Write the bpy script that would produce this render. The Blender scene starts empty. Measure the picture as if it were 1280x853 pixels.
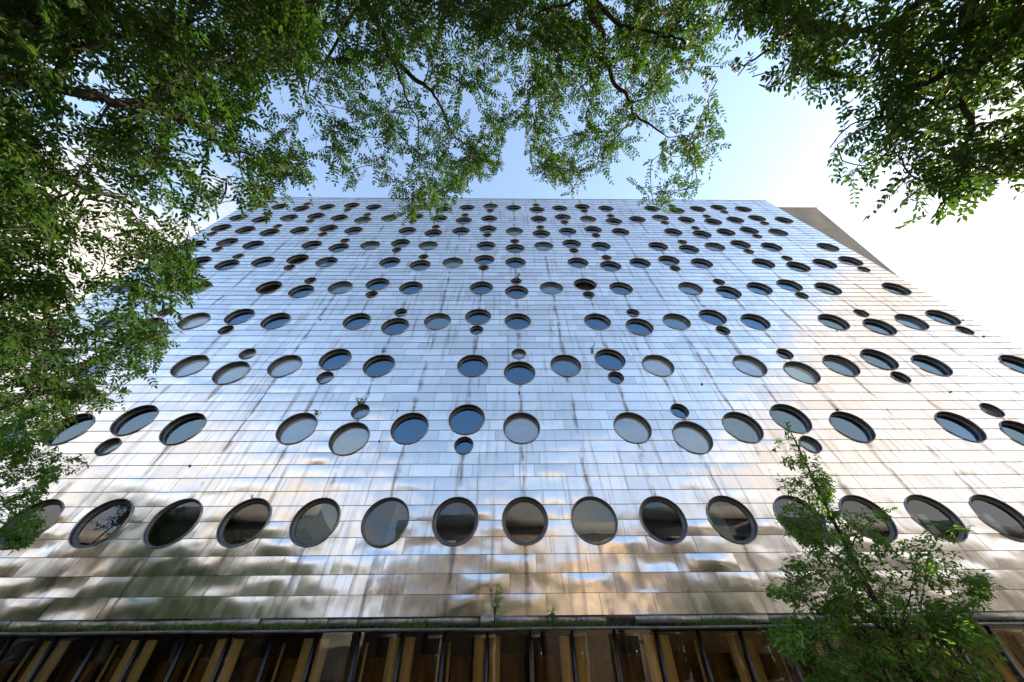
import bpy, bmesh, math, random
import numpy as np
from mathutils import Vector, Matrix, geometry

rng = np.random.default_rng(7)
random.seed(7)
scene = bpy.context.scene
R = math.radians

# ------------------------------------------------------------------ camera
TH = R(8.5)                                  # the facade leans back
UP = np.array([0, math.sin(TH), math.cos(TH)])
NO = np.array([0, -math.cos(TH), math.sin(TH)])
ZF = 5.087                                   # height of the lowest porthole row
def rot(a, b, c):
    return (Matrix.Rotation(c, 3, 'Z') @ Matrix.Rotation(a, 3, 'X') @ Matrix.Rotation(b, 3, 'Y'))
def fac(u, v, w=0.0):
    return np.array([u, 0, ZF]) + v * UP + w * NO
FPX = 430.0
CAM = fac(-0.5031, -4.2624, 10.3392)
MF = Matrix(((1, 0, 0), (0, UP[1], NO[1]), (0, UP[2], NO[2])))
CR = MF @ rot(0.8712, -0.0133, 0.0008)
CRn = np.array(CR)
cd = bpy.data.cameras.new('camera'); cam = bpy.data.objects.new('camera', cd)
scene.collection.objects.link(cam); scene.camera = cam
cam.matrix_world = Matrix.Translation(Vector(CAM)) @ CR.to_4x4()
cd.sensor_width = 36; cd.lens = FPX / 1280 * 36; cd.clip_start = 0.05; cd.clip_end = 6000

# ------------------------------------------------------------------ light
SUN_EL, SUN_AZ = R(17), R(14)                # azimuth from +X towards +Y
world = bpy.data.worlds.new('World'); scene.world = world; world.use_nodes = True
wn = world.node_tree.nodes; wl = world.node_tree.links
bg = wn['Background']; bg.inputs['Strength'].default_value = 0.15
sky = wn.new('ShaderNodeTexSky'); sky.sky_type = 'NISHITA'; sky.sun_disc = False
sky.sun_elevation = SUN_EL; sky.sun_rotation = math.pi / 2 - SUN_AZ
sky.air_density = 1.0; sky.dust_density = 0.6; sky.ozone_density = 1.0
# broken cream cloud, thicker towards the horizon all round
def wnode(t, **kw):
    n = wn.new(t)
    for k, v in kw.items(): setattr(n, k, v)
    return n
def wmath(op, a, b=0.0):
    n = wnode('ShaderNodeMath', operation=op)
    for i, v in enumerate((a, b)):
        if isinstance(v, (int, float)): n.inputs[i].default_value = v
        else: wl.new(v, n.inputs[i])
    return n.outputs[0]
wtc = wnode('ShaderNodeTexCoord'); wsep = wnode('ShaderNodeSeparateXYZ'); wl.new(wtc.outputs['Generated'], wsep.inputs[0])
wz = wmath('MAXIMUM', wsep.outputs[2], 0.0); wd = wmath('ADD', wz, .16)
wcb = wnode('ShaderNodeCombineXYZ'); wl.new(wmath('DIVIDE', wsep.outputs[0], wd), wcb.inputs[0]); wl.new(wmath('DIVIDE', wsep.outputs[1], wd), wcb.inputs[1])
wns = wnode('ShaderNodeTexNoise'); wl.new(wcb.outputs[0], wns.inputs['Vector']); wns.inputs['Scale'].default_value = 1.5; wns.inputs['Detail'].default_value = 6; wns.inputs['Roughness'].default_value = .55
def wramp(v, a, b, x, y):
    n = wnode('ShaderNodeMapRange', interpolation_type='SMOOTHSTEP'); wl.new(v, n.inputs[0])
    for i, q in enumerate((a, b, x, y)): n.inputs[i + 1].default_value = q
    return n.outputs[0]
wthr = wramp(wz, .50, .93, .40, .80)
wcov = wramp(wmath('SUBTRACT', wns.outputs['Fac'], wthr), -.06, .14, 0.0, .9)
wmx = wnode('ShaderNodeMix', data_type='RGBA'); wl.new(wcov, wmx.inputs[0]); wl.new(sky.outputs[0], wmx.inputs[6]); wmx.inputs[7].default_value = (2.6, 2.2, 1.78, 1)
whz = wnode('ShaderNodeMix', data_type='RGBA'); whz.inputs[0].default_value = .08; wl.new(wmx.outputs[2], whz.inputs[6]); whz.inputs[7].default_value = (1.9, 1.9, 1.85, 1)
wl.new(whz.outputs[2], bg.inputs['Color'])
sd = bpy.data.lights.new('sun', 'SUN'); sun = bpy.data.objects.new('sun', sd)
scene.collection.objects.link(sun)
sd.energy = 3.2; sd.angle = R(0.5); sd.color = (1, 0.82, 0.62)
sdir = Vector((math.cos(SUN_EL) * math.cos(SUN_AZ), math.cos(SUN_EL) * math.sin(SUN_AZ), math.sin(SUN_EL)))
sun.rotation_euler = (-sdir).to_track_quat('-Z', 'Y').to_euler()
vs = scene.view_settings; vs.view_transform = 'Standard'; vs.look = 'None'; vs.gamma = 1
vs.use_curve_mapping = False; vs.exposure = 2.0
scene.render.engine = 'CYCLES'
scene.cycles.max_bounces = 10; scene.cycles.transparent_max_bounces = 12

# ------------------------------------------------------------------ helpers
COL = scene.collection
def ray(px, py):
    d = CRn @ np.array([(px - 640) / FPX, (426.5 - py) / FPX, -1.0])
    return d / np.linalg.norm(d)
def at_dist(px, py, t): return CAM + ray(px, py) * t
def at_y(px, py, Y):
    d = ray(px, py); return CAM + d * ((Y - CAM[1]) / d[1])
def project(P):
    Q = (np.asarray(P) - CAM) @ CRn
    z = -Q[..., 2]
    return np.stack([640 + FPX * Q[..., 0] / z, 426.5 - FPX * Q[..., 1] / z, z], -1)

def link(o, parent=None):
    COL.objects.link(o)
    if parent is not None: o.parent = parent
    return o
def tag(o, label=None, cat=None, group=None, kind=None):
    for k, v in (('label', label), ('category', cat), ('group', group), ('kind', kind)):
        if v: o[k] = v
    return o
def empty(name, loc=(0, 0, 0)):
    o = bpy.data.objects.new(name, None); o.location = loc; o.empty_display_size = 0.3
    return link(o)
def mesh_np(name, V, F, mat=None, smooth=False, mats=None, mi=None):
    """V (n,3), F (m,k) index array or list of polygons"""
    me = bpy.data.meshes.new(name)
    V = np.asarray(V, np.float32)
    if isinstance(F, np.ndarray):
        m, k = F.shape
        idx = F.astype(np.int32).ravel(); starts = np.arange(m, dtype=np.int32) * k
    else:
        m = len(F); ln = np.array([len(f) for f in F], np.int32)
        idx = np.concatenate([np.asarray(f, np.int32) for f in F]); starts = np.concatenate([[0], np.cumsum(ln)[:-1]]).astype(np.int32)
    me.vertices.add(len(V)); me.vertices.foreach_set('co', V.ravel())
    me.loops.add(len(idx)); me.loops.foreach_set('vertex_index', idx)
    me.polygons.add(m); me.polygons.foreach_set('loop_start', starts)
    if smooth: me.polygons.foreach_set('use_smooth', np.ones(m, bool))
    for mm in (mats or ([mat] if mat else [])): me.materials.append(mm)
    if mi is not None: me.polygons.foreach_set('material_index', np.asarray(mi, np.int32))
    me.update(calc_edges=True); me.validate()
    return me
def obj(name, me, parent=None, **kw):
    return tag(link(bpy.data.objects.new(name, me), parent), **kw)

class MB:
    """collects simple shapes into one mesh"""
    def __init__(s): s.V = []; s.F = []; s.n = 0
    def add(s, V, F):
        s.V.append(np.asarray(V, float)); s.F += [tuple(i + s.n for i in f) for f in F]; s.n += len(V); return s
    def box(s, x0, x1, y0, y1, z0, z1):
        V = [(x, y, z) for z in (z0, z1) for y in (y0, y1) for x in (x0, x1)]
        return s.add(V, [(0, 2, 3, 1), (4, 5, 7, 6), (0, 1, 5, 4), (2, 6, 7, 3), (0, 4, 6, 2), (1, 3, 7, 5)])
    def fbox(s, u0, u1, v0, v1, w0, w1):
        V = [fac(u, v, w) for w in (w0, w1) for v in (v0, v1) for u in (u0, u1)]
        return s.add(V, [(0, 2, 3, 1), (4, 5, 7, 6), (0, 1, 5, 4), (2, 6, 7, 3), (0, 4, 6, 2), (1, 3, 7, 5)])
    def tube(s, P, r, n=6, cap=True):
        P = np.asarray(P, float); r = np.broadcast_to(np.asarray(r, float), (len(P),))
        T = np.gradient(P, axis=0); T /= np.linalg.norm(T, axis=1, keepdims=True) + 1e-9
        ref = np.array([0.31, 0.17, 0.93]) if abs(T[0] @ np.array([0.31, 0.17, 0.93])) < .9 else np.array([1., 0, 0])
        V = []
        for p, t, q in zip(P, T, r):
            a = np.cross(t, ref); a /= np.linalg.norm(a) + 1e-9; b = np.cross(t, a)
            for k in range(n):
                g = 2 * math.pi * k / n; V.append(p + q * (a * math.cos(g) + b * math.sin(g)))
        F = [(i * n + k, i * n + (k + 1) % n, (i + 1) * n + (k + 1) % n, (i + 1) * n + k) for i in range(len(P) - 1) for k in range(n)]
        if cap: F += [tuple(range(n))[::-1], tuple((len(P) - 1) * n + k for k in range(n))]
        return s.add(V, F)
    def mesh(s, name, mat, smooth=False): return mesh_np(name, np.concatenate(s.V), s.F, mat, smooth)
    def build(s, name, mat, parent=None, smooth=False, **kw): return obj(name, s.mesh(name, mat, smooth), parent, **kw)

def material(name):
    m = bpy.data.materials.new(name); m.use_nodes = True
    nt = m.node_tree; b = nt.nodes.get('Principled BSDF')
    return m, nt, b
class NT:
    def __init__(s, nt): s.nt = nt
    def node(s, t, **kw):
        n = s.nt.nodes.new(t)
        for k, v in kw.items(): setattr(n, k, v)
        return n
    def link(s, a, b): s.nt.links.new(a, b)
    def val(s, sock, v):
        if hasattr(v, 'is_output') or isinstance(v, bpy.types.NodeSocket): s.link(v, sock)
        else: sock.default_value = v
    def math(s, op, a, b=0.0, c=0.0, clamp=False):
        n = s.node('ShaderNodeMath', operation=op, use_clamp=clamp)
        for i, v in enumerate((a, b, c)): s.val(n.inputs[i], v)
        return n.outputs[0]
    def noise(s, vec, scale, detail=3, rough=.5, dist=0.0):
        n = s.node('ShaderNodeTexNoise'); s.val(n.inputs['Vector'], vec)
        n.inputs['Scale'].default_value = scale; n.inputs['Detail'].default_value = detail
        n.inputs['Roughness'].default_value = rough; n.inputs['Distortion'].default_value = dist
        return n.outputs['Fac']
    def ramp(s, v, a, b, x=0.0, y=1.0):
        n = s.node('ShaderNodeMapRange', interpolation_type='SMOOTHSTEP'); n.clamp = True
        for i, q in enumerate((v, a, b, x, y)): s.val(n.inputs[i], q)
        return n.outputs[0]
    def mix(s, f, a, b):
        n = s.node('ShaderNodeMix', data_type='RGBA'); s.val(n.inputs[0], f)
        for i, v in ((6, a), (7, b)):
            if isinstance(v, tuple): v = (*v[:3], 1)
            s.val(n.inputs[i], v)
        return n.outputs[2]
    def scale(s, vec, v):
        n = s.node('ShaderNodeVectorMath', operation='MULTIPLY'); s.val(n.inputs[0], vec); n.inputs[1].default_value = v
        return n.outputs[0]
def simple(name, col, rough=.6, metal=0.0, var=.15, scale=6.0, stretch=(1, 1, 1), bump=0.0, spec=.5):
    m, nt, b = material(name); k = NT(nt)
    tc = k.node('ShaderNodeTexCoord').outputs['Object']
    n = k.noise(k.scale(tc, stretch), scale, 5, .6)
    lo = tuple(c * (1 - var) for c in col); hi = tuple(min(1, c * (1 + var)) for c in col)
    k.link(k.mix(k.ramp(n, .3, .7), lo, hi), b.inputs['Base Color'])
    b.inputs['Roughness'].default_value = rough; b.inputs['Metallic'].default_value = metal; b.inputs['Specular IOR Level'].default_value = spec
    if bump:
        bn = k.node('ShaderNodeBump'); bn.inputs['Distance'].default_value = bump; k.link(n, bn.inputs['Height'])
        k.link(bn.outputs[0], b.inputs['Normal'])
    return m

# ------------------------------------------------------------------ materials
def steel_material():
    m, nt, b = material('stainless_steel'); k = NT(nt)
    tc = k.node('ShaderNodeTexCoord').outputs['Object']
    sep = k.node('ShaderNodeSeparateXYZ'); k.link(tc, sep.inputs[0])
    x, z = sep.outputs[0], sep.outputs[2]
    uv = k.node('ShaderNodeUVMap'); uv.uv_map = 'UVMap'
    su = k.node('ShaderNodeSeparateXYZ'); k.link(uv.outputs[0], su.inputs[0])
    a, bb = su.outputs[0], su.outputs[1]
    at = k.node('ShaderNodeAttribute', attribute_name='panel_rnd').outputs['Fac']
    # fine vertical streaks of grime
    st = k.noise(k.scale(tc, (6.0, .5, .32)), 1.0, 2, .5)
    st2 = k.noise(k.scale(tc, (18.0, 1, .5)), 1.0, 1, .5)
    big = k.noise(tc, .5, 4, .6)
    # rust runs below the porthole columns
    warp = k.math('MULTIPLY', k.math('SUBTRACT', k.noise(k.scale(tc, (1, 1, .6)), 1.3, 2), .5), .22)
    fr = k.math('FRACT', k.math('ADD', k.math('MULTIPLY', k.math('ADD', x, warp), .5), .5))
    dc = k.math('MULTIPLY', k.math('ABSOLUTE', k.math('SUBTRACT', fr, .5)), 2.0)
    run = k.ramp(dc, k.ramp(k.noise(k.scale(tc, (.5, 0, .9)), 1.1, 2), .3, .7, .05, .20), .0)
    pat = k.ramp(k.noise(k.scale(tc, (.5, .0, .55)), 1.7, 4, .7), .38, .56)
    run = k.math('MULTIPLY', k.math('MULTIPLY', run, pat), k.ramp(st2, .2, .6, .45, 1.0))
    grime = k.math('MULTIPLY', k.ramp(st, .50, .78), k.ramp(big, .35, .65, .35, 1.0))
    # darker lines along the laps and joints
    e1 = k.ramp(bb, .0, .02, 1, 0); e2 = k.ramp(bb, .965, .99); e3 = k.ramp(a, 0, .014, 1, 0); e4 = k.ramp(a, .986, 1.0)
    edge = k.math('MAXIMUM', k.math('MAXIMUM', e1, k.math('MULTIPLY', e2, .7)), k.math('MULTIPLY', k.math('MAXIMUM', e3, e4), .75))
    edge = k.math('MULTIPLY', edge, k.ramp(k.noise(tc, 2.1, 3), .25, .6, .6, 1.0))
    c = k.mix(at, (.70, .69, .675), (.90, .89, .87))
    c = k.mix(k.math('MULTIPLY', grime, .8), c, (.34, .29, .24))
    c = k.mix(k.math('MULTIPLY', run, .85), c, (.17, .125, .09))
    c = k.mix(k.math('MULTIPLY', edge, .6), c, (.06, .052, .045))
    k.link(c, b.inputs['Base Color'])
    b.inputs['Metallic'].default_value = 1.0
    r = k.math('ADD', .15, k.math('MULTIPLY', k.ramp(st, .3, .8), .09))
    r = k.math('ADD', r, k.math('MULTIPLY', k.math('MAXIMUM', run, edge), .10))
    r = k.math('ADD', r, k.math('MULTIPLY', at, .06))
    k.link(r, b.inputs['Roughness'])
    h = k.math('ADD', k.math('MULTIPLY', k.noise(tc, 1.5, 1, .4), 1.0), k.math('MULTIPLY', k.noise(tc, 4.0, 1, .4), .10))
    low = k.ramp(z, 3.2, 7.5, 1.7, .95)
    bn = k.node('ShaderNodeBump'); bn.inputs['Distance'].default_value = .022
    k.link(k.math('MULTIPLY', h, low), bn.inputs['Height']); bn.inputs['Strength'].default_value = 1
    k.link(bn.outputs[0], b.inputs['Normal'])
    return m
M = {}
M['steel'] = steel_material()
M['trim'] = simple('trim_steel', (.26, .26, .26), .45, 1, .25, 9)
M['reveal'] = simple('reveal_paint', (.075, .07, .066), .42, .6, .4, 7)
M['frame'] = simple('frame_paint', (.085, .09, .095), .45, .3, .2, 8)
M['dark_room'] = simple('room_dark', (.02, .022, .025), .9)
M['gutter'] = simple('gutter_metal', (.16, .16, .155), .5, .7, .4, 5, (.6, 3, 3))
M['mullion'] = simple('mullion_dark', (.018, .024, .03), .3, .4, .2)
M['ochre'] = simple('ochre_panel', (.60, .44, .18), .55, 0, .18, 3, (3, 1, .3), spec=0.0)
M['brownwall'] = simple('brown_interior', (.035, .024, .012), .7, 0, .3, 2, (2, 1, .6), spec=0.0)
M['ceil'] = simple('dark_soffit', (.04, .035, .03), .8, spec=0.0)
M['timber'] = simple('timber_panel', (.15, .085, .022), .6, 0, .3, 2.5, (3, 1, .5), spec=0.0)
M['floor'] = simple('interior_floor', (.10, .08, .05), .6, spec=0.0)
M['blind_cream'] = simple('blind_cream', (.88, .87, .80), .8, 0, .06, 3)
M['blind_teal'] = simple('blind_teal', (.20, .27, .28), .8, 0, .12, 3)
M['blind_grey'] = simple('blind_grey', (.42, .47, .49), .8, 0, .08, 3)
M['blind_light'] = simple('light_strip', (.72, .80, .74), .7, 0, .05, 3)
def glass(name, refl, tint, rough=.0, coat=(1, 1, 1)):
    m, nt, b = material(name); k = NT(nt); nt.nodes.remove(b)
    out = nt.nodes['Material Output']
    tr = k.node('ShaderNodeBsdfTransparent'); tr.inputs[0].default_value = (*tint, 1)
    gl = k.node('ShaderNodeBsdfGlossy'); gl.inputs['Roughness'].default_value = rough; gl.inputs[0].default_value = (*coat, 1)
    lw = k.node('ShaderNodeFresnel'); lw.inputs[0].default_value = 1.5
    f = k.math('ADD', k.math('MULTIPLY', lw.outputs[0], 1 - refl), refl, clamp=True)
    tc = k.node('ShaderNodeTexCoord').outputs['Object']
    bn = k.node('ShaderNodeBump'); bn.inputs['Distance'].default_value = .004; bn.inputs['Strength'].default_value = .5
    k.link(k.noise(tc, 1.4, 1), bn.inputs['Height']); k.link(bn.outputs[0], gl.inputs['Normal'])
    mx = k.node('ShaderNodeMixShader'); k.link(f, mx.inputs[0]); k.link(tr.outputs[0], mx.inputs[1]); k.link(gl.outputs[0], mx.inputs[2])
    k.link(mx.outputs[0], out.inputs[0])
    return m
M['glass'] = glass('coated_glass', .21, (.95, .97, .96), .01, (.42, .70, 1.0))
M['clear_glass'] = glass('clear_glass', .06, (.80, .86, .86), .0, (.85, .93, 1.0))
M['shop_glass'] = glass('shop_glass', .0, (.97, .97, .93), .0, (.9, .95, 1.0))
def concrete():
    m, nt, b = material('concrete'); k = NT(nt)
    tc = k.node('ShaderNodeTexCoord').outputs['Object']
    n = k.noise(k.scale(tc, (1, 1, .4)), .9, 6, .65)
    sep = k.node('ShaderNodeSeparateXYZ'); k.link(tc, sep.inputs[0])
    line = k.ramp(k.math('ABSOLUTE', k.math('SUBTRACT', k.math('FRACT', k.math('MULTIPLY', sep.outputs[2], 1.1)), .5)), .44, .5)
    c = k.mix(k.ramp(n, .3, .7), (.058, .060, .059), (.090, .091, .089))
    k.link(k.mix(k.math('MULTIPLY', line, .35), c, (.12, .11, .10)), b.inputs['Base Color']); b.inputs['Roughness'].default_value = .85
    bn = k.node('ShaderNodeBump'); bn.inputs['Distance'].default_value = .02; k.link(n, bn.inputs['Height']); k.link(bn.outputs[0], b.inputs['Normal'])
    return m
M['concrete'] = concrete()
M['asphalt'] = simple('asphalt', (.05, .05, .052), .85, 0, .3, 4, bump=.01)
M['paving'] = simple('paving', (.30, .29, .27), .8, 0, .15, 3)
M['kerb'] = simple('kerb_stone', (.35, .34, .32), .8)
M['bark'] = simple('bark', (.026, .022, .018), .9, 0, .35, 14, (1, 1, .25), bump=.012)
M['twig'] = simple('twig_bark', (.03, .026, .018), .85, 0, .3, 10)
def leaf_material(name, c0, c1, trans):
    m, nt, b = material(name); k = NT(nt); nt.nodes.remove(b)
    out = nt.nodes['Material Output']
    at = k.node('ShaderNodeAttribute', attribute_name='leaf_rnd').outputs['Fac']
    col = k.mix(at, c0, c1)
    pr = k.node('ShaderNodeBsdfPrincipled'); k.link(col, pr.inputs['Base Color'])
    pr.inputs['Roughness'].default_value = .48; pr.inputs['Specular IOR Level'].default_value = .22
    tl = k.node('ShaderNodeBsdfTranslucent'); k.link(k.mix(at, tuple(trans), tuple(t * 1.35 for t in trans)), tl.inputs[0])
    mx = k.node('ShaderNodeMixShader'); mx.inputs[0].default_value = .38
    k.link(pr.outputs[0], mx.inputs[1]); k.link(tl.outputs[0], mx.inputs[2]); k.link(mx.outputs[0], out.inputs[0])
    return m
M['leaf'] = leaf_material('locust_leaf', (.014, .044, .010), (.038, .088, .018), (.07, .165, .016))
M['leaf2'] = leaf_material('young_leaf', (.045, .11, .022), (.095, .185, .036), (.15, .31, .03))
M['grass'] = leaf_material('weed_leaf', (.06, .13, .02), (.17, .24, .05), (.2, .34, .04))

# ------------------------------------------------------------------ ground
def sheet(name, x0, x1, y0, y1, z, mat, **kw):
    return obj(name, mesh_np(name, [(x0, y0, z), (x1, y0, z), (x1, y1, z), (x0, y1, z)], [(0, 1, 2, 3)], mat), kind='structure')
sheet('ground', -3000, 3000, -3000, 3000, -.16, simple('earth', (.16, .15, .13), .9))
sheet('road', -300, 300, -9.2, -3.6, -.13, M['asphalt'])
MB().box(-300, 300, -3.45, 3, -.159, 0).build('hotel_pavement', M['paving'], kind='structure')
MB().box(-300, 300, -15.5, -9.35, -.159, 0).build('street_pavement', M['paving'], kind='structure')
MB().box(-300, 300, -3.6, -3.45, -.159, .004).build('kerb', M['kerb'], kind='structure')
MB().box(-300, 300, -9.35, -9.2, -.159, .004).build('kerb', M['kerb'], kind='structure')

# ------------------------------------------------------------------ the hotel
hotel = empty('hotel_building')
tag(hotel, 'leaning hotel facade of dented stainless steel panels with rows of round porthole windows', 'building')
U0, U1 = -23.15, 23.35
VB, VT = -2.20, 28.2
ROWS = [0, 3.184, 6.377, 9.540, 12.719, 15.798, 18.277, 20.801, 23.3225, 25.844]
BIG, SMALL = .655, .325
def kind_at(i, c):
    if i == 0: return 'N'
    seq = 'NLNHN-'
    if i in (1, 3, 5): return seq[(c + 4) % 6]
    if i in (2, 4, 6): return seq[(c + 1) % 6]
    if i in (7, 9):
        if c == -11: return 'H'
        return seq[(c + 4) % 6] if c <= 0 else seq[c % 6]
    if c == 0: return '-'
    if c > 0: return 'NHNL'[(c - 1) % 4]
    return 'NLNH'[(-c - 1) % 4]
WIN = []                                     # u, v, radius, row, column
for i, v in enumerate(ROWS):
    for c in range(-11, 12):
        t = kind_at(i, c); u = 2.0 * c
        if t == 'N': WIN.append((u, v, BIG, i, c))
        elif t == 'L': WIN += [(u, v - .42, BIG, i, c), (u, v + .74, SMALL, i, c)]
        elif t == 'H': WIN += [(u, v + .38, BIG, i, c), (u, v - .72, SMALL, i, c)]
WA = np.array([w[:3] for w in WIN])

# panels: shingled courses, cut round the portholes
NC = 69; CH = (VT - VB) / NC
NSEG = 40
def undul(u, v):
    return .010 * (np.sin(.9 * u + .6 * v + 1.1) * np.sin(.35 * u - .8 * v) + .5 * np.sin(1.7 * u - .4 * v + 2) * np.sin(1.25 * v + .3 * u))
def panel_geometry(u0, u1, v0, v1, amp, tw, seed, nx, ny):
    r = np.random.default_rng(seed)
    dx, dy, dr, da = r.uniform(.2, .8), r.uniform(.15, .6), r.uniform(.12, .3), r.normal(0, .5)
    def wz(u, v):
        a = (u - u0) / (u1 - u0); b = (v - v0) / (v1 - v0)
        s = np.sin(np.pi * np.clip(a, 0, 1)) * np.sin(np.pi * np.clip(b, 0, 1))
        dent = np.exp(-((a - dx) ** 2 * 9 + (b - dy) ** 2 * 4) / dr)
        return 0.018 * (1 - b) + amp * s + amp * da * dent * s + tw * (a - .5) * np.sin(np.pi * np.clip(b, 0, 1)) + undul(u, v)
    hit = [w for w in WA if u0 - w[2] < w[0] < u1 + w[2] and v0 - w[2] < w[1] < v1 + w[2]]
    us = np.linspace(u0, u1, nx + 1); vv = np.linspace(v0, v1, ny + 1)
    if hit:
        hit = [w for w in hit if math.hypot(w[0] - min(max(w[0], u0), u1), w[1] - min(max(w[1], v0), v1)) < w[2] + .01]
    if not hit:
        G = np.array([(a, b) for b in vv for a in us])
        F = [(j * (nx + 1) + i, j * (nx + 1) + i + 1, (j + 1) * (nx + 1) + i + 1, (j + 1) * (nx + 1) + i) for j in range(ny) for i in range(nx)]
    else:
        pts = []; edges = []
        bd = [(a, v0) for a in us[:-1]] + [(u1, b) for b in vv[:-1]] + [(a, v1) for a in us[:0:-1]] + [(u0, b) for b in vv[:0:-1]]
        n0 = len(bd); pts += bd; edges += [(q, (q + 1) % n0) for q in range(n0)]
        for a in us[1:-1]:
            for b in vv[1:-1]:
                if all(math.hypot(a - w[0], b - w[1]) > w[2] + .05 for w in hit): pts.append((a, b))
        for w in hit:
            n1 = len(pts); ns = NSEG if w[2] > .5 else 24
            pts += [(w[0] + (w[2] + .01) * math.cos(2 * math.pi * (q + .37) / ns), w[1] + (w[2] + .01) * math.sin(2 * math.pi * (q + .37) / ns)) for q in range(ns)]
            edges += [(n1 + q, n1 + (q + 1) % ns) for q in range(ns)]
        vo, _, fo, *_ = geometry.delaunay_2d_cdt([Vector(p) for p in pts], edges, [], 0, 1e-5)
        G = np.array([(p.x, p.y) for p in vo]); F = []
        for f in fo:
            c = G[list(f)].mean(0)
            if not (u0 < c[0] < u1 and v0 < c[1] < v1): continue
            if any(math.hypot(c[0] - w[0], c[1] - w[1]) < (w[2] + .01) * .998 for w in hit): continue
            F.append(tuple(f))
        if not F: return None
        used = sorted({i for f in F for i in f}); mp = {o: n for n, o in enumerate(used)}
        G = G[used]; F = [tuple(mp[i] for i in f) for f in F]
    W = wz(G[:, 0], G[:, 1])
    P = np.array([0, 0, ZF]) + G[:, :1] * np.array([1., 0, 0]) + G[:, 1:2] * UP + W[:, None] * NO
    # turned lip along the lower lap
    low = np.where(np.abs(G[:, 1] - v0) < 1e-4)[0]; low = low[np.argsort(G[low, 0])]
    n = len(P); m_ = len(low); lip = np.concatenate([P[low], P[low] - NO * .022])
    P = np.concatenate([P, lip]); lf = []
    le = {tuple(sorted(e)) for f in F for e in zip(f, f[1:] + f[:1])}
    for q in range(len(low) - 1):
        if tuple(sorted((low[q], low[q + 1]))) in le: lf.append((n + q + 1, n + q, n + m_ + q, n + m_ + q + 1))
    G2 = np.concatenate([G, G[low], G[low]])
    UV = np.stack([(G2[:, 0] - u0) / (u1 - u0), (G2[:, 1] - v0) / (v1 - v0)], -1)
    return P, F, lf, UV
def panel_mesh(parts, name):
    V = []; F = []; U = []; rn = []; sm = []; n = 0
    for (P, f, lf, UV), r in parts:
        V.append(P); U.append(UV)
        for q in f: F.append(tuple(int(i) + n for i in q)); rn.append(r); sm.append(True)
        for q in lf: F.append(tuple(int(i) + n for i in q)); rn.append(r); sm.append(False)
        n += len(P)
    me = mesh_np(name, np.concatenate(V), F, M['steel'])
    U = np.concatenate(U)
    vi = np.empty(len(me.loops), np.int32); me.loops.foreach_get('vertex_index', vi)
    uvl = me.uv_layers.new(name='UVMap'); uvl.data.foreach_set('uv', U[vi].astype(np.float32).ravel())
    at = me.attributes.new('panel_rnd', 'FLOAT', 'FACE'); at.data.foreach_set('value', np.array(rn, np.float32))
    me.polygons.foreach_set('use_smooth', np.array(sm, bool))
    return me
def pieces(g):
    P, F, lf, UV = g; par = list(range(len(P))); nl0 = max(max(f) for f in F) + 1
    def find(i):
        while par[i] != i: i = par[i]
        return i
    for f in F + lf:
        for i in f[1:]: par[find(int(i))] = find(int(f[0]))
    for i in range(len(P)):                      # lip corners coincide with panel corners
        if i >= nl0:
            j = int(np.argmin(((P[:nl0] - P[i]) ** 2).sum(1)))
            if ((P[j] - P[i]) ** 2).sum() < 1e-8: par[find(i)] = find(j)
    root = [find(i) for i in range(len(P))]; out = []
    for r in sorted({root[int(f[0])] for f in F}):
        ix = [i for i in range(len(P)) if root[i] == r]; mp = {o: n for n, o in enumerate(ix)}
        out.append((P[ix], [tuple(mp[int(i)] for i in f) for f in F if root[int(f[0])] == r], [tuple(mp[int(i)] for i in f) for f in lf if root[int(f[0])] == r], UV[ix]))
    return out
panels = []; seed = 0
GAP = .003
for j in range(NC):
    v0 = VB + j * CH; v1 = v0 + CH + (.012 if j < NC - 1 else 0)
    u = U0 - random.uniform(0, 1.33)
    while u < U1 - .02:
        wd = 1.335 * (random.choice([1, 1, 1, 1, 1, .5, .5, 1.5]) if j > 3 else 1)
        a, b = max(u, U0), min(u + wd, U1)
        if U1 - b < .15: b = U1
        u = u + wd if b < U1 else U1
        if b - a < .08: continue
        seed += 1
        k = 1.0 if j < 5 else .65 if j < 12 else .55
        amp = random.gauss(.004, .008) * k * (2.6 if j < 4 else 2.0 if j < 9 else 1.2)
        tw = random.gauss(0, .006) * k
        c = project(fac((a + b) / 2, (v0 + v1) / 2))
        vis = -90 < c[0] < 1370 and c[1] < 900
        area = (b - a) / c[2] ** 2 if vis else 0
        panels.append((area, a + GAP / 2, b - GAP / 2, v0, v1, amp, tw, seed, j))
order = sorted(range(len(panels)), key=lambda q: -panels[q][0])
single = set(order[:300]); rest = []
for q, (ar, a, b, v0, v1, amp, tw, sd_, j) in enumerate(panels):
    big = q in single
    g = panel_geometry(a, b, v0, v1, amp, tw, sd_, 8 if big else 4, 5 if big else 3)
    if g is None: continue
    r = random.random()
    if big:
        for gg in pieces(g): obj('steel_panel', panel_mesh([(gg, r)], 'steel_panel'), hotel)
    else: rest.append((g, r))
obj('steel_cladding', panel_mesh(rest, 'steel_cladding'), hotel, kind='stuff')

# backing slab, side returns, parapet cap
MB().fbox(U0 + .02, U1 - .02, -2.35, VT - .05, -.85, -.50).build('backing_wall', M['concrete'], hotel)
for u0, u1 in ((U0 - .004, U0 + .016), (U1 - .016, U1 + .004)):
    MB().fbox(u0, u1, -2.35, VT, -.499, .004).build('side_return', M['trim'], hotel)
MB().fbox(U0 - .03, U1 + .03, VT - .015, VT + .05, -.85, .03).build('parapet_cap', M['trim'], hotel)

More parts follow.
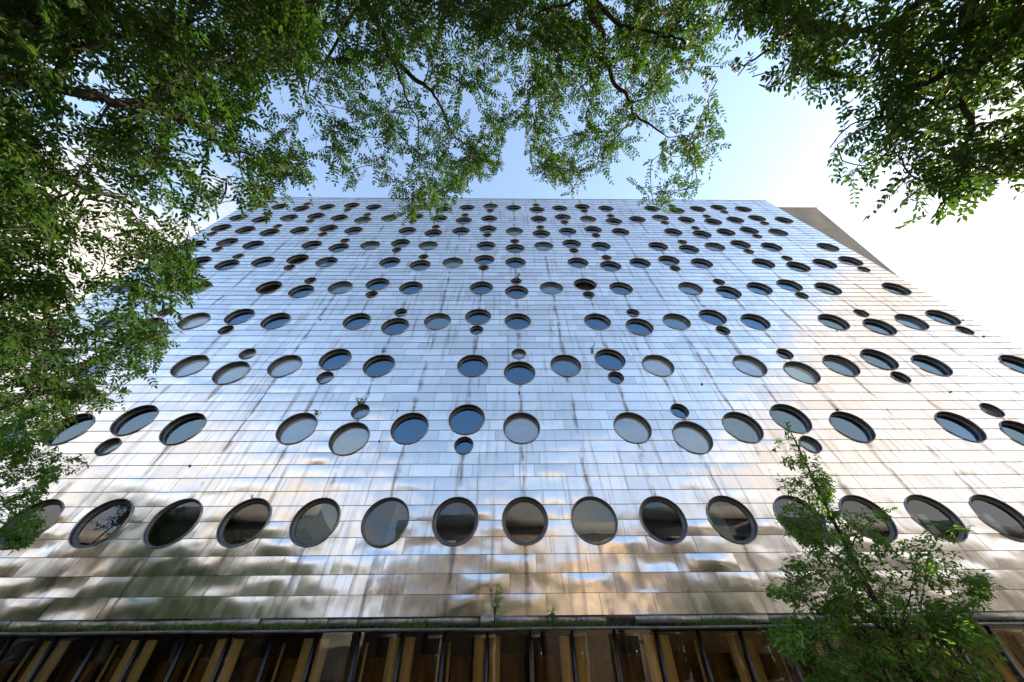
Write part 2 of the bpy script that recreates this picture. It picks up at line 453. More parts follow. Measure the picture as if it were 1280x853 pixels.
# porthole windows
def lathe(prof, n):
    """prof: list of (r, w) -> ring faces in (u, v, w)"""
    V = [(r * math.cos(2 * math.pi * k / n), r * math.sin(2 * math.pi * k / n), w) for r, w in prof for k in range(n)]
    F = [(i * n + k, i * n + (k + 1) % n, (i + 1) * n + (k + 1) % n, (i + 1) * n + k) for i in range(len(prof) - 1) for k in range(n)]
    return V, F
def disc(r, w, n): return [(r * math.cos(2 * math.pi * k / n), r * math.sin(2 * math.pi * k / n), w) for k in range(n)], [tuple(range(n))]
WM = {}
def win_meshes(rad, depth, ring, key):
    n = 48 if rad > .5 else 32
    t = .018 if rad > .5 else .012
    V, F = lathe([(rad + t, -.01), (rad + t, .034), (rad + t * .4, .042), (rad - .004, .036), (rad - .004, .0)], n)
    V2, F2 = lathe([(rad - .004, .0), (rad - .004, -.46)], n)
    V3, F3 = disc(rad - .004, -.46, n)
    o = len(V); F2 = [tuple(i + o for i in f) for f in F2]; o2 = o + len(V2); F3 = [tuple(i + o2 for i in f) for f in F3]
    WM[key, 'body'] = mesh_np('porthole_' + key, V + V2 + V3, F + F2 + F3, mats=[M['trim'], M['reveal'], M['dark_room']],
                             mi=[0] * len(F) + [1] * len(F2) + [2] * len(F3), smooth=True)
    g = rad - .004
    V, F = lathe([(g, -depth + .05), (g - ring * .45, -depth + .05), (g - ring * .5, -depth + .03), (g - ring, -depth + .03), (g - ring, -depth - .03)], n)
    WM[key, 'frame'] = mesh_np('porthole_frame_' + key, V, F, M['frame'])
    V, F = disc(g - ring * .9, -depth, n); WM[key, 'pane'] = mesh_np('porthole_pane_' + key, V, F, M['clear_glass' if key in ('thick', 'flush') else 'glass'])
    V, F = disc(g - ring * .3, -depth - .035, n)
    for b in ('cream', 'teal', 'grey'): WM[key, b] = mesh_np('porthole_blind_' + key + b, V, F, M['blind_' + b])
    V, F = disc(g, -depth - .035, n); W_ = np.array(V)
    for sgn, nm in ((1, 'half'), (-1, 'half_left')):
        P = [(x, y, w) for x, y, w in V if x * sgn > .12 * (1 if y > 0 else .3)]
        P.sort(key=lambda p: math.atan2(p[1], p[0] * sgn)); 
        WM[key, nm] = mesh_np('porthole_curtain', P, [tuple(range(len(P)))], M['blind_teal'])
win_meshes(BIG, .16, .05, 'big'); win_meshes(BIG, .10, .09, 'thick'); win_meshes(BIG, .07, .035, 'flush'); win_meshes(SMALL, .13, .025, 'small')
FM = Matrix(((1, 0, 0, 0), (0, UP[1], NO[1], 0), (0, UP[2], NO[2], ZF), (0, 0, 0, 1)))
ROW1 = {-5: ('flush', 'dark'), -4: ('thick', None), -3: ('thick', 'grey'), -2: ('flush', 'half'), -1: ('thick', None), 0: ('thick', None), 1: ('flush', 'teal'),
        2: ('thick', None), 3: ('thick', 'half_left'), 4: ('flush', None), 5: ('thick', 'strip'), 6: ('thick', 'strip'), 7: ('thick', 'strip'), -6: ('thick', None)}
CREAM = {(1, -4), (1, -3), (1, 0), (1, 2), (1, 3), (2, -7), (2, -6), (2, -5), (2, 3), (3, -8), (2, 5), (2, 6)}
TEAL = {(1, 4), (2, 1), (2, 7), (3, -2), (3, 4), (4, 1), (5, -2), (6, 1), (7, 0), (4, -5), (3, 10)}
OPENW = {(4, 2), (5, -7), (9, 3), (4, -7)}
for u, v, rad, i, c in WIN:
    key = 'big' if rad > .5 else 'small'; bl = None
    if i == 0: key, bl = ROW1.get(c, ('thick', None))
    elif rad > .5:
        bl = 'cream' if (i, c) in CREAM else 'teal' if (i, c) in TEAL else None
        if bl is None and i > 2 and (i, c) not in OPENW and random.random() < .15: bl = random.choice(['teal', 'teal', 'half', 'half_left', 'grey'])
    else: bl = 'grey' if (i in (1, 2) and random.random() < .7) else None
    w = obj('porthole_window', WM[key, 'body'], hotel)
    w.matrix_local = FM @ Matrix.Translation((u, v, float(undul(u, v)) + .008))
    obj('frame', WM[key, 'frame'], w)
    if (i, c) not in OPENW or rad < .5: obj('pane', WM[key, 'pane'], w).rotation_euler = (random.gauss(0, .008), random.gauss(0, .008), 0)
    if bl in ('cream', 'teal', 'grey'): obj('blind', WM[key, bl], w)
    elif bl in ('half', 'half_left'): obj('curtain', WM[key, bl], w)
    elif bl == 'strip':  # two plain pale blocks, stacked behind the pane
        for s in (0, 1):
            mb = MB(); y0 = -.38 + s * .3
            mb.add([(-.22, y0, -.2), (.0, y0, -.2), (.0, y0 + .26, -.2), (-.22, y0 + .26, -.2), (-.22, y0, -.22), (.0, y0, -.22), (.0, y0 + .26, -.22), (-.22, y0 + .26, -.22)],
                   [(0, 1, 2, 3), (4, 7, 6, 5), (0, 4, 5, 1), (1, 5, 6, 2), (2, 6, 7, 3), (3, 7, 4, 0)])
            mb.build('lamp_screen', M['blind_light'], w)

# bent tabs and fixings left at some panel corners
for ar, a, b, v0, v1, amp, tw, sd_, j in random.sample([p for p in panels if p[0] > 0 and 2 < p[8] < 34], 46):
    if min(math.hypot(a - w[0], v0 - w[1]) - w[2] for w in WA) < .08: continue
    q = MB(); s1, s2 = random.uniform(.012, .03), random.uniform(.02, .06)
    q.fbox(a - s1, a + s1, v0 - s2, v0 + .015, float(undul(a, v0)) + .005, float(undul(a, v0)) + .045); q.build('bent_tab', M['reveal'], hotel)

# flashing strip and gutter at the foot of the steel
u = U0
while u < U1:
    wd = random.choice([1.3, .7, 1.1, .5, 1.6]); b = min(u + wd, U1)
    if not (1.75 < (u + b) / 2 < 3.3):
        dw = random.uniform(-.01, .012)
        MB().fbox(u + .006, b - .006, -2.37 + random.uniform(0, .012), -2.185, -.012 + dw, .0 + dw).build('flashing_strip', M['trim'], hotel)
    u = b
MB().fbox(U0, U1, -2.40, -2.19, -.08, -.05).build('flashing_backing', M['dark_room'], hotel)
zg = fac(0, -2.43)[2]; yg = fac(0, -2.40)[1]
gm = MB()
xs = np.linspace(U0 - .1, U1 + .1, 60)
prof = [(.12, .0), (-.02, .004), (-.045, -.008), (-.048, -.035), (-.035, -.05), (.12, -.055)]
V = []; 
for x in xs:
    dz = .006 * math.sin(x * 1.3) + .004 * math.sin(x * 3.1 + 1); dy = .006 * math.sin(x * .9)
    V += [(x, yg - .04 + p[0] + dy, zg + .012 + p[1] + dz) for p in prof]
n = len(prof)
F = [(i * n + k, i * n + (k + 1) % n, (i + 1) * n + (k + 1) % n, (i + 1) * n + k) for i in range(len(xs) - 1) for k in range(n)] + [tuple(range(n)), tuple((len(xs) - 1) * n + k for k in range(n))[::-1]]
obj('gutter', mesh_np('gutter', V, F, M['gutter']), hotel)
# street level glazing
YG = yg + .10; ZT = zg - .02
MX = [round(.02 + .995 * k, 3) for k in range(-23, 24)]
for k, x in enumerate(MX):
    kk = k - 23
    MB().box(x - .028, x + .028, YG - .03, YG + .06, 0, ZT).build('mullion', M['mullion'], hotel)
    if kk < 23:
        x1 = MX[k + 1] - .028; x0 = x + .028; d = random.uniform(-.006, .006)
        MB().box(x0 + .12, x1 - .12, YG + .55, YG + .6, .02, ZT - .45 + random.uniform(-.04, .04)).build('timber_panel', M['timber'], hotel)
        obj('glass_pane', mesh_np('glass_pane', [(x0, YG + d, .16), (x1, YG - d, .16), (x1, YG - d, ZT), (x0, YG + d, ZT)], [(0, 1, 2, 3)], M['shop_glass']), hotel)
    if kk % 2 == 1 or kk % 2 == -1:
        MB().box(x - .30, x - .055, YG + .09, YG + .12, .02, ZT - .12).build('curtain_panel', M['ochre'], hotel)
        MB().box(x + .055, x + .30, YG + .09, YG + .12, .02, ZT - .12).build('curtain_panel', M['ochre'], hotel)
    else:
        MB().box(x + .04, x + .10, YG + .5, YG + .54, .02, ZT - .2).build('wood_post', M['ochre'], hotel)
MB().box(U0, U1, YG - .04, YG + .08, 0, .16).build('glazing_sill', M['mullion'], hotel)
MB().box(U0, U1, YG + .9, YG + 1.0, 0, ZT + .3).build('inner_wall', M['brownwall'], hotel)
MB().box(U0, U1, YG + .11, YG + .9, ZT - .05, ZT).build('inner_soffit', M['ceil'], hotel)
MB().box(U0, U1, YG + .11, YG + .9, .005, .03).build('inner_floor', M['floor'], hotel)
for x0, x1 in ((U0 - .3, U0 - .002), (U1 + .002, U1 + .3)):  # unseen end walls, added to keep the sun out of the interior
    MB().box(x0, x1, YG - .06, YG + 5.2, 0, ZT + .3).build('end_wall', M['concrete'], hotel)
MB().box(U0, U1, YG - .045, YG + .11, ZT, ZT + .06).build('head_rail', M['mullion'], hotel)
# concrete body behind the leaning face
YW = fac(0, VT)[1] + .9
pr_ = at_y(1020.5, 260, YW)
MB().box(U0 + .3, pr_[0], YW, YW + 14, 0, pr_[2]).build('concrete_body', M['concrete'], hotel)
MB().box(U0 + .25, pr_[0] + .06, YW - .06, YW + 14.05, pr_[2], pr_[2] + .12).build('coping', M['kerb'], hotel)
print('concrete', pr_, 'facade top', fac(0, VT))

# ------------------------------------------------------------------ houses across the street (seen mirrored in steel and glass)
def row_house(x0, x1, h, col, label, floors, nw, yf=-15.5, trimc=(.5, .46, .4)):
    e = empty('row_house', ((x0 + x1) / 2, yf, 0)); tag(e, label, 'house', 'houses across the street')
    w = (x1 - x0) / 2
    wallm = simple('house_wall', col, .9, 0, .18, 2.5, (1, 1, 2.5), bump=.01, spec=.1); tm = simple('house_trim', trimc, .8)
    MB().box(-w + .01, w - .01, -11, 0, -.1, h).build('wall', wallm, e)
    MB().box(-w + .01, w - .01, -.1, .45, h - .5, h + .25).build('cornice', tm, e)
    fh = (h - 1.2) / floors; ws = 2 * w / nw
    wm = MB().box(-.62, .62, .0, .06, -.1, 1.95).mesh('house_window', tm)
    pm = MB().box(-.5, .5, .02, .075, 0, 1.82).mesh('house_pane', simple('house_glass', (.03, .035, .04), .08, 0))
    for f in range(floors):
        for q in range(nw):
            o = obj('window', wm, e); o.location = (-w + (q + .5) * ws, .002, .9 + f * fh); obj('pane', pm, o)
    return e
row_house(-42, -29, 13.5, (.10, .07, .055), 'dark brown brick house across the street beyond the empty lot', 4, 5)
row_house(-29, -14.8, 15.0, (.09, .085, .075), 'dark grey brick house beside the empty lot', 4, 5)
row_house(-9.0, 7.5, 14.0, (.47, .38, .30), 'peach brick house directly across the street', 4, 6)
row_house(7.5, 18, 15.0, (.20, .195, .195), 'tall mid grey brick house next to the peach one', 4, 4)
row_house(18, 30, 14.0, (.20, .20, .20), 'grey stone house further along the street', 4, 5)
row_house(30, 46, 13.5, (.24, .19, .15), 'tan brick house at the end of the row', 4, 6)

# ------------------------------------------------------------------ trees
def unit(v): return v / (np.linalg.norm(v, axis=-1, keepdims=True) + 1e-9)
def leaflets(O, D, N, L, Wd, fold=.25):
    """one folded six-point blade for each row: origin, direction, normal, length, width"""
    S = unit(np.cross(D, N)); N = np.cross(S, D)
    T = [(0, 0, 0), (.32, .5, fold), (.72, .40, fold * .8), (1, 0, 0), (.72, -.40, fold * .8), (.32, -.5, fold)]
    V = np.stack([O + D * (t[0] * L)[:, None] + S * (t[1] * Wd)[:, None] + N * (t[2] * Wd * .5 - .12 * t[0] ** 2 * L)[:, None] for t in T], 1)
    n = len(O); b = (np.arange(n) * 6)[:, None]
    F = np.concatenate([b + np.array([[0, 3, 2, 1]]), b + np.array([[0, 5, 4, 3]])], 1).reshape(-1, 4)
    return V.reshape(-1, 3), F
def leaf_mesh(name, V, F, mat, rnd):
    me = mesh_np(name, V, F, mat)
    at = me.attributes.new('leaf_rnd', 'FLOAT', 'FACE'); at.data.foreach_set('value', rnd.astype(np.float32))
    return me
def compound(O, D, N, L, npair=6, ll=.043, lw=.0175):
    """pinnate leaves -> leaflet arrays plus rachis segments"""
    S = unit(np.cross(D, N)); out = []
    for p in range(npair):
        t = .22 + .72 * p / (npair - 1)
        for s in (-1, 1):
            k = rng.uniform(.85, 1.15, len(O))
            o = O + D * (L * t)[:, None] - np.array([0, 0, 1.]) * (.16 * L * t * t)[:, None]
            d = unit(S * s * .85 + D * rng.uniform(.3, .7, len(O))[:, None] + rng.normal(0, .16, (len(O), 3)) + np.array([0, 0, -.18]))
            out.append((o, d, unit(N + rng.normal(0, .28, (len(O), 3))), ll * k * (1 - .3 * abs(t - .55)), lw * k))
    o = O + D * L[:, None] - np.array([0, 0, 1.]) * (.16 * L)[:, None]
    out.append((o, unit(D + np.array([0, 0, -.3]) + rng.normal(0, .1, (len(O), 3))), N, np.full(len(O), ll), np.full(len(O), lw)))
    return [np.concatenate([q[i] for q in out]) for i in range(5)]
def inside(poly, P):
    x, y = P[:, 0], P[:, 1]; r = np.zeros(len(P), bool); n = len(poly)
    for i in range(n):
        x0, y0 = poly[i]; x1, y1 = poly[(i + 1) % n]
        if y0 == y1: continue
        c = ((y0 > y) != (y1 > y)) & (x < (x1 - x0) * (y - y0) / (y1 - y0) + x0); r ^= c
    return r
class Skel:
    """branch nodes; clumps are joined on from the inside out"""
    def __init__(s): s.P = []; s.rad = []; s.paths = []
    def limb(s, pts, r0, r1, wob=.03, sub=5):
        pts = np.asarray(pts, float); Q = []
        for a, b in zip(pts[:-1], pts[1:]):
            for k in range(sub): Q.append(a + (b - a) * k / sub)
        Q.append(pts[-1]); Q = np.array(Q)
        j = rng.normal(0, wob, Q.shape); j[0] = j[-1] = 0; j[1:-1] = (j[:-2] + j[1:-1] + j[2:]) / 3
        Q = Q + j; rr = np.linspace(r0, r1, len(Q))
        s.paths.append((Q, rr)); s.P += list(Q); s.rad += list(rr); return Q
    def grow(s, clumps, rmin=.004):
        P = np.array(s.P); C = np.asarray(clumps)
        dd = np.array([np.min(np.linalg.norm(P - c, axis=1)) for c in C]); tips = np.zeros_like(C)
        for ci in np.argsort(dd):
            c = C[ci]; P = np.array(s.P); d = np.linalg.norm(P - c, axis=1)
            i = int(np.argmin(d + .0)); a = P[i]; L = d[i]
            m = (a + c) / 2 + rng.normal(0, .17 * L + .004, 3) + np.array([0, 0, .08 * L])
            t = np.linspace(0, 1, 5)[:, None]; Q = (1 - t) ** 2 * a + 2 * t * (1 - t) * m + t * t * c
            r0 = min(s.rad[i] * .75, .006 + .012 * L); r0 = max(r0, rmin)
            rr = np.linspace(r0, rmin, 5); s.paths.append((Q, rr))
            s.P += list(Q[1:]); s.rad += list(rr[1:]); tips[ci] = unit(Q[-1] - Q[-2])
        return tips
    def build(s, e, lim=.02):
        small = MB()
        for Q, r in s.paths:
            if r[0] > lim: MB().tube(Q, r, 8).build('limb', M['bark'], e, smooth=True)
            else: small.tube(Q, r, 4 if r[0] < .009 else 5, cap=False)

        if small.n: small.build('twigs', M['twig'], e, kind='stuff')

def clustered(poly, lo, hi, n, per, sig):
    '''points inside a polygon, most of them gathered round a few sprays'''
    q = rng.uniform(lo, hi, (int(n * .42), 2)); k = rng.uniform(lo, hi, (max(6, n // per), 2))
    w = rng.gamma(1.2, 1, len(k)); idx = rng.choice(len(k), int(n * .6), p=w / w.sum())
    q = np.concatenate([q, k[idx] + rng.normal(0, sig, (len(idx), 2))])
    return q[inside(poly, q)]
def canopy_tree(label, base, trunk_top, limbs, polys, dens, dist, extra, name='locust_tree', sc=1.0):
    """a street tree whose crown hangs over the camera.
    polys: where its foliage shows; dist: nearest and farthest foliage; extra: boxes of crown behind and beside the camera"""
    e = empty(name, base); tag(e, label, 'tree', 'trees overhanging the street')
    sk = Skel(); base = np.array(base, float); tt = np.array(trunk_top, float)
    tr = MB(); Q = np.array([base + (tt - base) * t + np.array([.05 * math.sin(3 * t), .04 * math.cos(4 * t) - .04, 0]) for t in np.linspace(0, 1, 9)])
    tr.tube(Q - base, np.linspace(.20, .11, 9) + np.array([.08, .02] + [0] * 7), 12); tr.build('trunk', M['bark'], e, smooth=True)
    for pts, r0, r1 in limbs: sk.limb(pts, r0 * .58, r1 * .6)
    C = []
    for poly, dn, (d0, d1) in zip(polys, dens, dist):
        pa = np.array(poly, float); lo, hi = pa.min(0), pa.max(0)
        n = int(dn * (hi - lo).prod() / 1e4)
        q = clustered(poly, lo, hi, n, 20, 24)
        for x, y in q:
            C.append(at_dist(x, y, rng.uniform(d0, d1)))
    for (x0, x1, y0, y1, z0, z1, n) in extra:
        for p in rng.uniform((x0, y0, z0), (x1, y1, z1), (n, 3)):
            pp = project(p)
            if pp[2] > 0 and -60 < pp[0] < 1340 and -50 < pp[1] < 900: continue
            C.append(p)
    C = np.array(C); tips = sk.grow(C)
    # leaves
    per = 5; O = np.repeat(C, per, 0); T = np.repeat(tips, per, 0)
    O = O - T * rng.uniform(0, .14, (len(O), 1)); az = rng.uniform(0, 2 * math.pi, len(O))
    D = unit(np.stack([np.cos(az), np.sin(az), rng.normal(-.25, .35, len(O))], -1) + .6 * T)
    L = rng.uniform(.15, .25, len(O)) * sc
    pp = project(O + D * (L * .7)[:, None])
    front = (pp[:, 2] > 0) & (pp[:, 0] > 0) & (pp[:, 0] < 1280) & (pp[:, 1] > 0) & (pp[:, 1] < 853)
    ok = ~front
    for poly in polys: ok |= inside(poly, pp[:, :2] + rng.normal(0, 7, (len(pp), 2)))
    O, D, L = O[ok], D[ok], L[ok]
    N = unit(np.array([0, 0, 1.]) + rng.normal(0, .45, O.shape))
    lo, ld, ln, ll, lw = compound(O, D, N, L, 6, .043 * sc, .0175 * sc)
    V, F = leaflets(lo, ld, ln, ll, lw)
    shade = np.tile(rng.uniform(0, 1, len(O)), 13) * .6 + rng.uniform(0, .4, len(lo))
    ob = leaf_mesh('crown', V - base, F, M['leaf'], np.repeat(shade, 2)); obj('crown', ob, e, kind='stuff')
    # leaf stalks
    E1 = O + D * L[:, None] - np.array([0, 0, 1.]) * (.16 * L)[:, None]; S = unit(np.cross(D, N)) * .0016
    MID = O + D * (L * .5)[:, None] - np.array([0, 0, 1.]) * (.04 * L)[:, None]
    V = np.stack([O - S, O + S, MID + S, MID - S, E1 + S * .6, E1 - S * .6], 1).reshape(-1, 3); b = (np.arange(len(O)) * 6)[:, None]
    F = np.concatenate([b + np.array([[0, 1, 2, 3]]), b + np.array([[3, 2, 4, 5]])], 1).reshape(-1, 4)
    obj('leaf_stalks', mesh_np('leaf_stalks', V - base, F, M['twig']), e, kind='stuff')
    sk.paths = [(q - base, r) for q, r in sk.paths]; sk.build(e)
    print(name, len(O), 'leaves')
    return e
def pl(pts, t0, t1=None):
    t1 = t1 or t0; n = len(pts)
    return [at_dist(x, y, t0 + (t1 - t0) * i / max(1, n - 1)) for i, (x, y) in enumerate(pts)]

# left tree
tl = np.array((-4.6, -12.2, 4.2))
canopy_tree('big dark green locust tree with the lowest and densest overhanging foliage', (-4.8, -12.3, 0), tl,
    [([tl, *pl([(-120, 70), (0, 95), (60, 100), (120, 118), (180, 130), (255, 158), (300, 190)], 3.6, 3.4)], .085, .016),
     ([tl, *pl([(-90, 130), (0, 172), (30, 190), (70, 215), (110, 240), (170, 260)], 3.9, 3.7)], .07, .014),
     ([tl, *pl([(-120, 240), (0, 310), (20, 345), (35, 375), (65, 405), (62, 440), (45, 470)], 4.2, 4.4)], .06, .008),
     (pl([(35, 375), (80, 385), (110, 420), (130, 460)], 4.3, 4.5), .02, .006),
     (pl([(60, 100), (110, 60), (180, 30), (260, 20)], 3.6, 3.8), .04, .01),
     (pl([(180, 130), (230, 90), (300, 70), (370, 75)], 3.5, 3.8), .03, .008)],
    [[(-240, -150), (400, -150), (405, 60), (398, 170), (380, 235), (335, 272), (300, 250), (266, 266), (250, 320), (238, 375), (212, 420), (185, 440), (100, 440), (-240, 440)],
     [(-60, 400), (215, 400), (200, 460), (160, 495), (110, 505), (70, 545), (-60, 560)]],
    [40, 34], [(3.2, 5.4), (3.9, 5.6)],
    [(-8.5, -2.2, -14.2, -9.0, 4.6, 8.2, 420)])
# middle tree
tm = np.array((1.0, -13.4, 5.0))
canopy_tree('locust tree with fine airy sprays hanging in front of the roof edge', (1.1, -13.6, 0), tm,
    [([tm, *pl([(430, -90), (455, 0), (480, 55), (500, 85), (530, 105), (550, 130), (572, 175)], 4.8, 4.6)], .085, .014),
     (pl([(480, 55), (505, 110), (520, 150), (525, 210)], 4.7, 4.8), .03, .008),
     (pl([(455, 0), (400, 75), (385, 115)], 4.8, 4.6), .03, .01),
     ([tm, *pl([(725, -90), (735, 0), (748, 45), (755, 80), (775, 110), (795, 145), (830, 168)], 4.6, 4.4)], .08, .012),
     (pl([(737, 5), (780, 30), (830, 45), (865, 60)], 4.6, 4.6), .04, .012),
     (pl([(755, 70), (730, 105), (715, 125)], 4.5, 4.6), .022, .008),
     (pl([(735, -10), (690, 10), (650, 35)], 4.6, 4.8), .03, .008)],
    [[(385, -150), (650, -150), (642, 140), (622, 225), (590, 222), (560, 262), (522, 280), (482, 262), (442, 244), (412, 240), (402, 140)],
     [(640, -150), (910, -150), (902, 185), (862, 250), (818, 262), (760, 208), (705, 250), (682, 240), (642, 138)]],
    [56, 44], [(4.0, 6.2), (4.2, 6.0)],
    [(-2.2, 3.4, -15.0, -11.0, 6.2, 9.4, 420)])
# right tree
tr_ = np.array((4.9, -12.0, 4.4))
canopy_tree('locust tree with backlit hanging sprays beside the bright sky', (5.1, -12.2, 0), tr_,
    [([tr_, *pl([(1380, 20), (1280, 45), (1240, 62), (1190, 85), (1140, 110), (1090, 150)], 3.4, 3.3)], .075, .012),
     (pl([(1240, 62), (1215, 120), (1208, 170), (1195, 220), (1180, 255)], 3.3, 3.2), .03, .008),
     ([tr_, *pl([(1300, -60), (1180, -10), (1110, 30), (1090, 60), (1095, 90)], 3.6, 3.4)], .05, .01),
     (pl([(1110, 30), (1020, 40), (960, 60), (925, 80)], 3.5, 3.5), .03, .008)],
    [[(885, -150), (1600, -150), (1600, 190), (1340, 205), (1270, 222), (1236, 232), (1186, 292), (1150, 276), (1062, 256), (1034, 240), (1030, 172), (1075, 118), (1030, 120), (990, 105), (950, 108), (905, 90)]],
    [22], [(3.0, 4.8)],
    [(2.8, 8.5, -14.2, -9.6, 4.8, 8.4, 420)])

tb = np.array((-18.0, -13.0, 5.0))
canopy_tree('broad locust tree at the edge of the empty lot across the street', (-18.2, -13.2, 0), tb,
    [([tb, tb + np.array([-1.5, .6, 2.2]), tb + np.array([-3.8, .8, 4.0])], .10, .02), ([tb, tb + np.array([1.4, .8, 2.5]), tb + np.array([3.2, .4, 4.4])], .09, .02), ([tb, tb + np.array([0, .2, 3]), tb + np.array([.3, .5, 6])], .09, .02)],
    [], [], [], [(-25, -12.2, -15, -11, 3.2, 9.2, 2000), (-23, -13.0, -14.5, -11.5, 9.2, 11.8, 500)], sc=2.6)

def parea(p):
    return abs(sum(p[i][0] * p[(i + 1) % len(p)][1] - p[(i + 1) % len(p)][0] * p[i][1] for i in range(len(p)))) / 2
def young_tree(label, foot, tip, poly, n_clump, depth, group, extra_crown=None):
    e = empty('young_street_tree', foot); tag(e, label, 'tree', group)
    foot = np.array(foot, float); sk = Skel()
    tip = np.array(tip, float); H = tip[2]
    Q = np.array([foot + (tip - foot) * t + np.array([.06 * math.sin(5 * t + 1), .05 * math.sin(4 * t), 0]) * math.sin(math.pi * t) for t in np.linspace(0, 1, 15)])
    MB().tube(Q - foot, np.linspace(.075, .01, 15), 9).build('trunk', M['bark'], e, smooth=True)
    sk.P += list(Q[3:]); sk.rad += list(np.linspace(.06, .01, 15)[3:])
    pa = np.array(poly, float); lo, hi = pa.min(0), pa.max(0); C = []
    pk = clustered(poly, lo, hi, int(n_clump * (hi - lo).prod() / parea(poly)), 16, 15)
    for x, y in pk:
        d0 = np.linalg.norm(at_y(x, y, foot[1]) - CAM); C.append(at_dist(x, y, d0 + rng.normal(0, depth)))
    if extra_crown:
        (x0, x1, y0, y1, z0, z1, n) = extra_crown
        for p in rng.uniform((x0, y0, z0), (x1, y1, z1), (n, 3)):
            pp = project(p)
            if 0 < pp[0] < 1280 and 0 < pp[1] < 853: continue
            C.append(p)
    C = np.array(C)
    # boughs first: pull a few clumps out as scaffold
    nb = min(26, len(C)); idx = rng.choice(len(C), nb, replace=False)
    for i in idx:
        c = C[i]; k = np.argmin(np.linalg.norm(Q - (c - np.array([0, 0, .75 * math.hypot(*(c - Q[np.argmin(abs(Q[:, 2] - c[2]))])[:2])])), axis=1)); k = max(3, k)
        a = Q[k]; m = (a + c) / 2 + np.array([0, 0, .1])
        t = np.linspace(0, 1, 8)[:, None]; P = (1 - t) ** 2 * a + 2 * t * (1 - t) * m + t * t * c + rng.normal(0, .012, (8, 3))
        r = np.linspace(.017, .005, 8); sk.paths.append((P, r)); sk.P += list(P[1:]); sk.rad += list(r[1:])
    tips = sk.grow(C, .0035)
    per = 15; O = np.repeat(C, per, 0); T = np.repeat(tips, per, 0)
    O = O - T * rng.uniform(-.05, .22, (len(O), 1)) + rng.normal(0, .03, O.shape); az = rng.uniform(0, 2 * math.pi, len(O))
    D = unit(np.stack([np.cos(az), np.sin(az), rng.normal(-.3, .35, len(O))], -1) + .7 * T)
    L = rng.uniform(.065, .115, len(O)); W = L * rng.uniform(.30, .42, len(O))
    N = unit(np.array([0, 0, 1.]) + rng.normal(0, .5, O.shape))
    V, F = leaflets(O, D, N, L, W, .3)
    shade = np.repeat(np.repeat(rng.uniform(0, .7, len(C)), per) + rng.uniform(0, .3, len(O)), 2)
    obj('crown', leaf_mesh('crown', V - foot, F, M['leaf2'], shade), e, kind='stuff')
    sk.paths = [(q - foot, r) for q, r in sk.paths]; sk.build(e, .0165)
    return e
YT = -2.9
p0 = at_y(1150, 853, YT); p1 = at_y(982, 528, YT); f0 = p0 + (p0 - p1) * (p0[2] / (p1[2] - p0[2]))
young_tree('slender young street tree with thin bare trunk and pointed top before the steel facade', (f0[0], YT, 0), p1,
    [(982, 522), (1000, 545), (1022, 575), (1042, 605), (1040, 635), (1070, 640), (1112, 628), (1118, 645), (1090, 660), (1130, 680), (1150, 675), (1170, 655), (1202, 648), (1215, 660), (1180, 680), (1200, 695), (1195, 712), (1238, 718), (1238, 745), (1210, 770), (1225, 790), (1262, 810), (1255, 835), (1230, 870), (1000, 870), (1000, 830), (958, 800), (962, 780), (990, 770), (985, 750), (950, 740), (955, 735), (985, 730), (962, 712), (985, 700), (1005, 690), (978, 668), (968, 680), (970, 640), (1000, 620), (975, 612), (970, 600), (995, 590), (968, 570), (968, 545)],
    1080, .55, 'young street trees before the hotel')
YT2 = -2.7
g0 = at_y(-40, 853, YT2); g1 = at_y(10, 470, YT2)
young_tree('bushy fine leaved street tree before the steel facade, its trunk out of sight', (g1[0] - .6, YT2, 0), g1,
    [(-60, 470), (30, 480), (60, 510), (75, 540), (50, 560), (105, 570), (112, 578), (70, 600), (60, 615), (45, 640), (52, 660), (30, 682), (-10, 690), (-60, 690)],
    700, .6, 'young street trees before the hotel', (g1[0] - 3, g1[0], YT2 - 1, YT2 + 1, 3.0, 6.5, 160))

# ------------------------------------------------------------------ weeds
n = 2600
x = np.concatenate([rng.uniform(-16, 16, n // 6), rng.normal(rng.choice([-11.5, -8, -7.3, -2.7, -.3, 1.2, -9.8, 4.6, -5.5], n - n // 6), .45)])
n = len(x); hgt = rng.gamma(2.0, .036, n); keep = x > -22; O = np.stack([x, np.full(n, yg - .04) + rng.uniform(-.02, .05, n), np.full(n, zg + .01)], -1)
az = rng.uniform(0, 2 * math.pi, n); D = unit(np.stack([.5 * np.cos(az), .3 * np.sin(az) - .1, np.ones(n)], -1))
V, F = leaflets(O, D, unit(rng.normal(0, 1, (n, 3)) + np.array([0, -1, .2])), hgt + .02, np.full(n, .010), .2)
obj('gutter_grass', leaf_mesh('gutter_grass', V, F, M['grass'], np.repeat(rng.uniform(0, 1, n), 2)),
    label='short grass tufts growing along the gutter under the steel', cat='grass', kind='stuff')
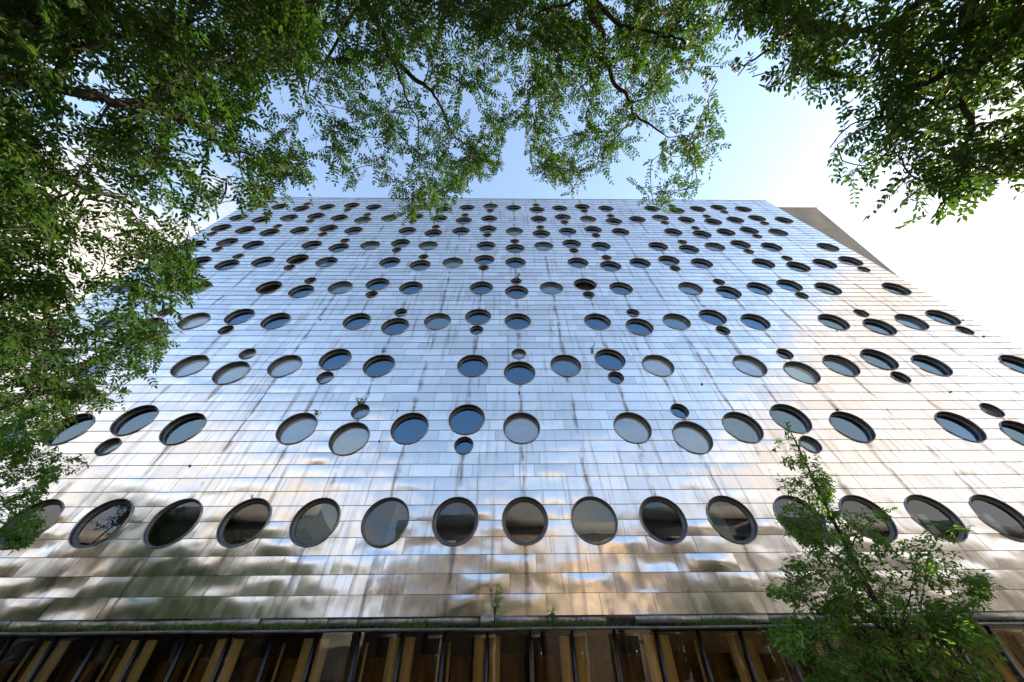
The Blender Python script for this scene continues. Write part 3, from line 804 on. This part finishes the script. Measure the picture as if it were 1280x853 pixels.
def weed(label, p, h, nst, nl, lsz, lean=.25, name='weed_plant'):
    h *= 1.25; lsz *= 1.3
    e = empty(name, tuple(p)); tag(e, label, 'weed', 'weeds rooted in the facade')
    st = MB(); O = []; D = []
    for s in range(nst):
        az = rng.uniform(0, 2 * math.pi); hh = h * rng.uniform(.6, 1.05)
        tp = np.array([lean * hh * math.cos(az), lean * hh * math.sin(az) - .12 * hh, hh])
        t = np.linspace(0, 1, 6)[:, None]; Q = t * np.array([0, 0, hh]) * (1 - t) + t * tp * t + t * (1 - t) * np.array([0, -.03, hh * .3])
        st.tube(Q, np.linspace(.005, .002, 6), 4)
        for q in range(nl):
            i = rng.uniform(.25, 1); O.append(Q[min(5, int(i * 5.99))] + rng.normal(0, .012, 3)); a = rng.uniform(0, 2 * math.pi)
            D.append((math.cos(a), math.sin(a), rng.uniform(-.2, .6)))
    st.build('stem', M['twig'], e)
    O = np.array(O); D = unit(np.array(D)); k = len(O); L = lsz * rng.uniform(.7, 1.3, k)
    V, F = leaflets(O, D, unit(np.array([0, -.5, 1.]) + rng.normal(0, .5, (k, 3))), L, L * .5)
    obj('leaves', leaf_mesh('leaves', V, F, M['grass'], np.repeat(rng.uniform(0, 1, k), 2)), e, kind='stuff')
gx = at_y(618, 778, yg)[0]
weed('tall dark weed sprouting from the gutter between two flashing strips', (gx, yg - .03, zg + .01), .66, 6, 26, .045, .22)
weed('thin grassy weed by the gap in the flashing', (at_y(691, 778, yg)[0], yg - .03, zg + .01), .3, 5, 12, .05, .15)
weed('leafy weed on the small porthole above a cream blind', fac(-6.16, 3.184 + .74 + .24, .02), .30, 7, 16, .055, .6)
weed('small weed at the upper rim of a cream porthole in the second row', fac(-7.6, 3.184 + .52, .03), .26, 3, 9, .055, .5)
weed('weed on the facade beside the high porthole of the third row', fac(3.3, 6.377 + .72, .02), .42, 3, 12, .06, .35)
weed('small weed above the third row porthole by the missing bay', fac(-6.1, 6.377 + .76, .02), .34, 3, 9, .055, .3)
weed('weed sprouting from a small porthole of the fifth row', fac(.12, 12.719 + 1.02, .02), .34, 4, 12, .06, .4)
weed('tiny weed on the rim of a first row porthole', fac(-8.15, .62, .03), .12, 4, 8, .035, .9)
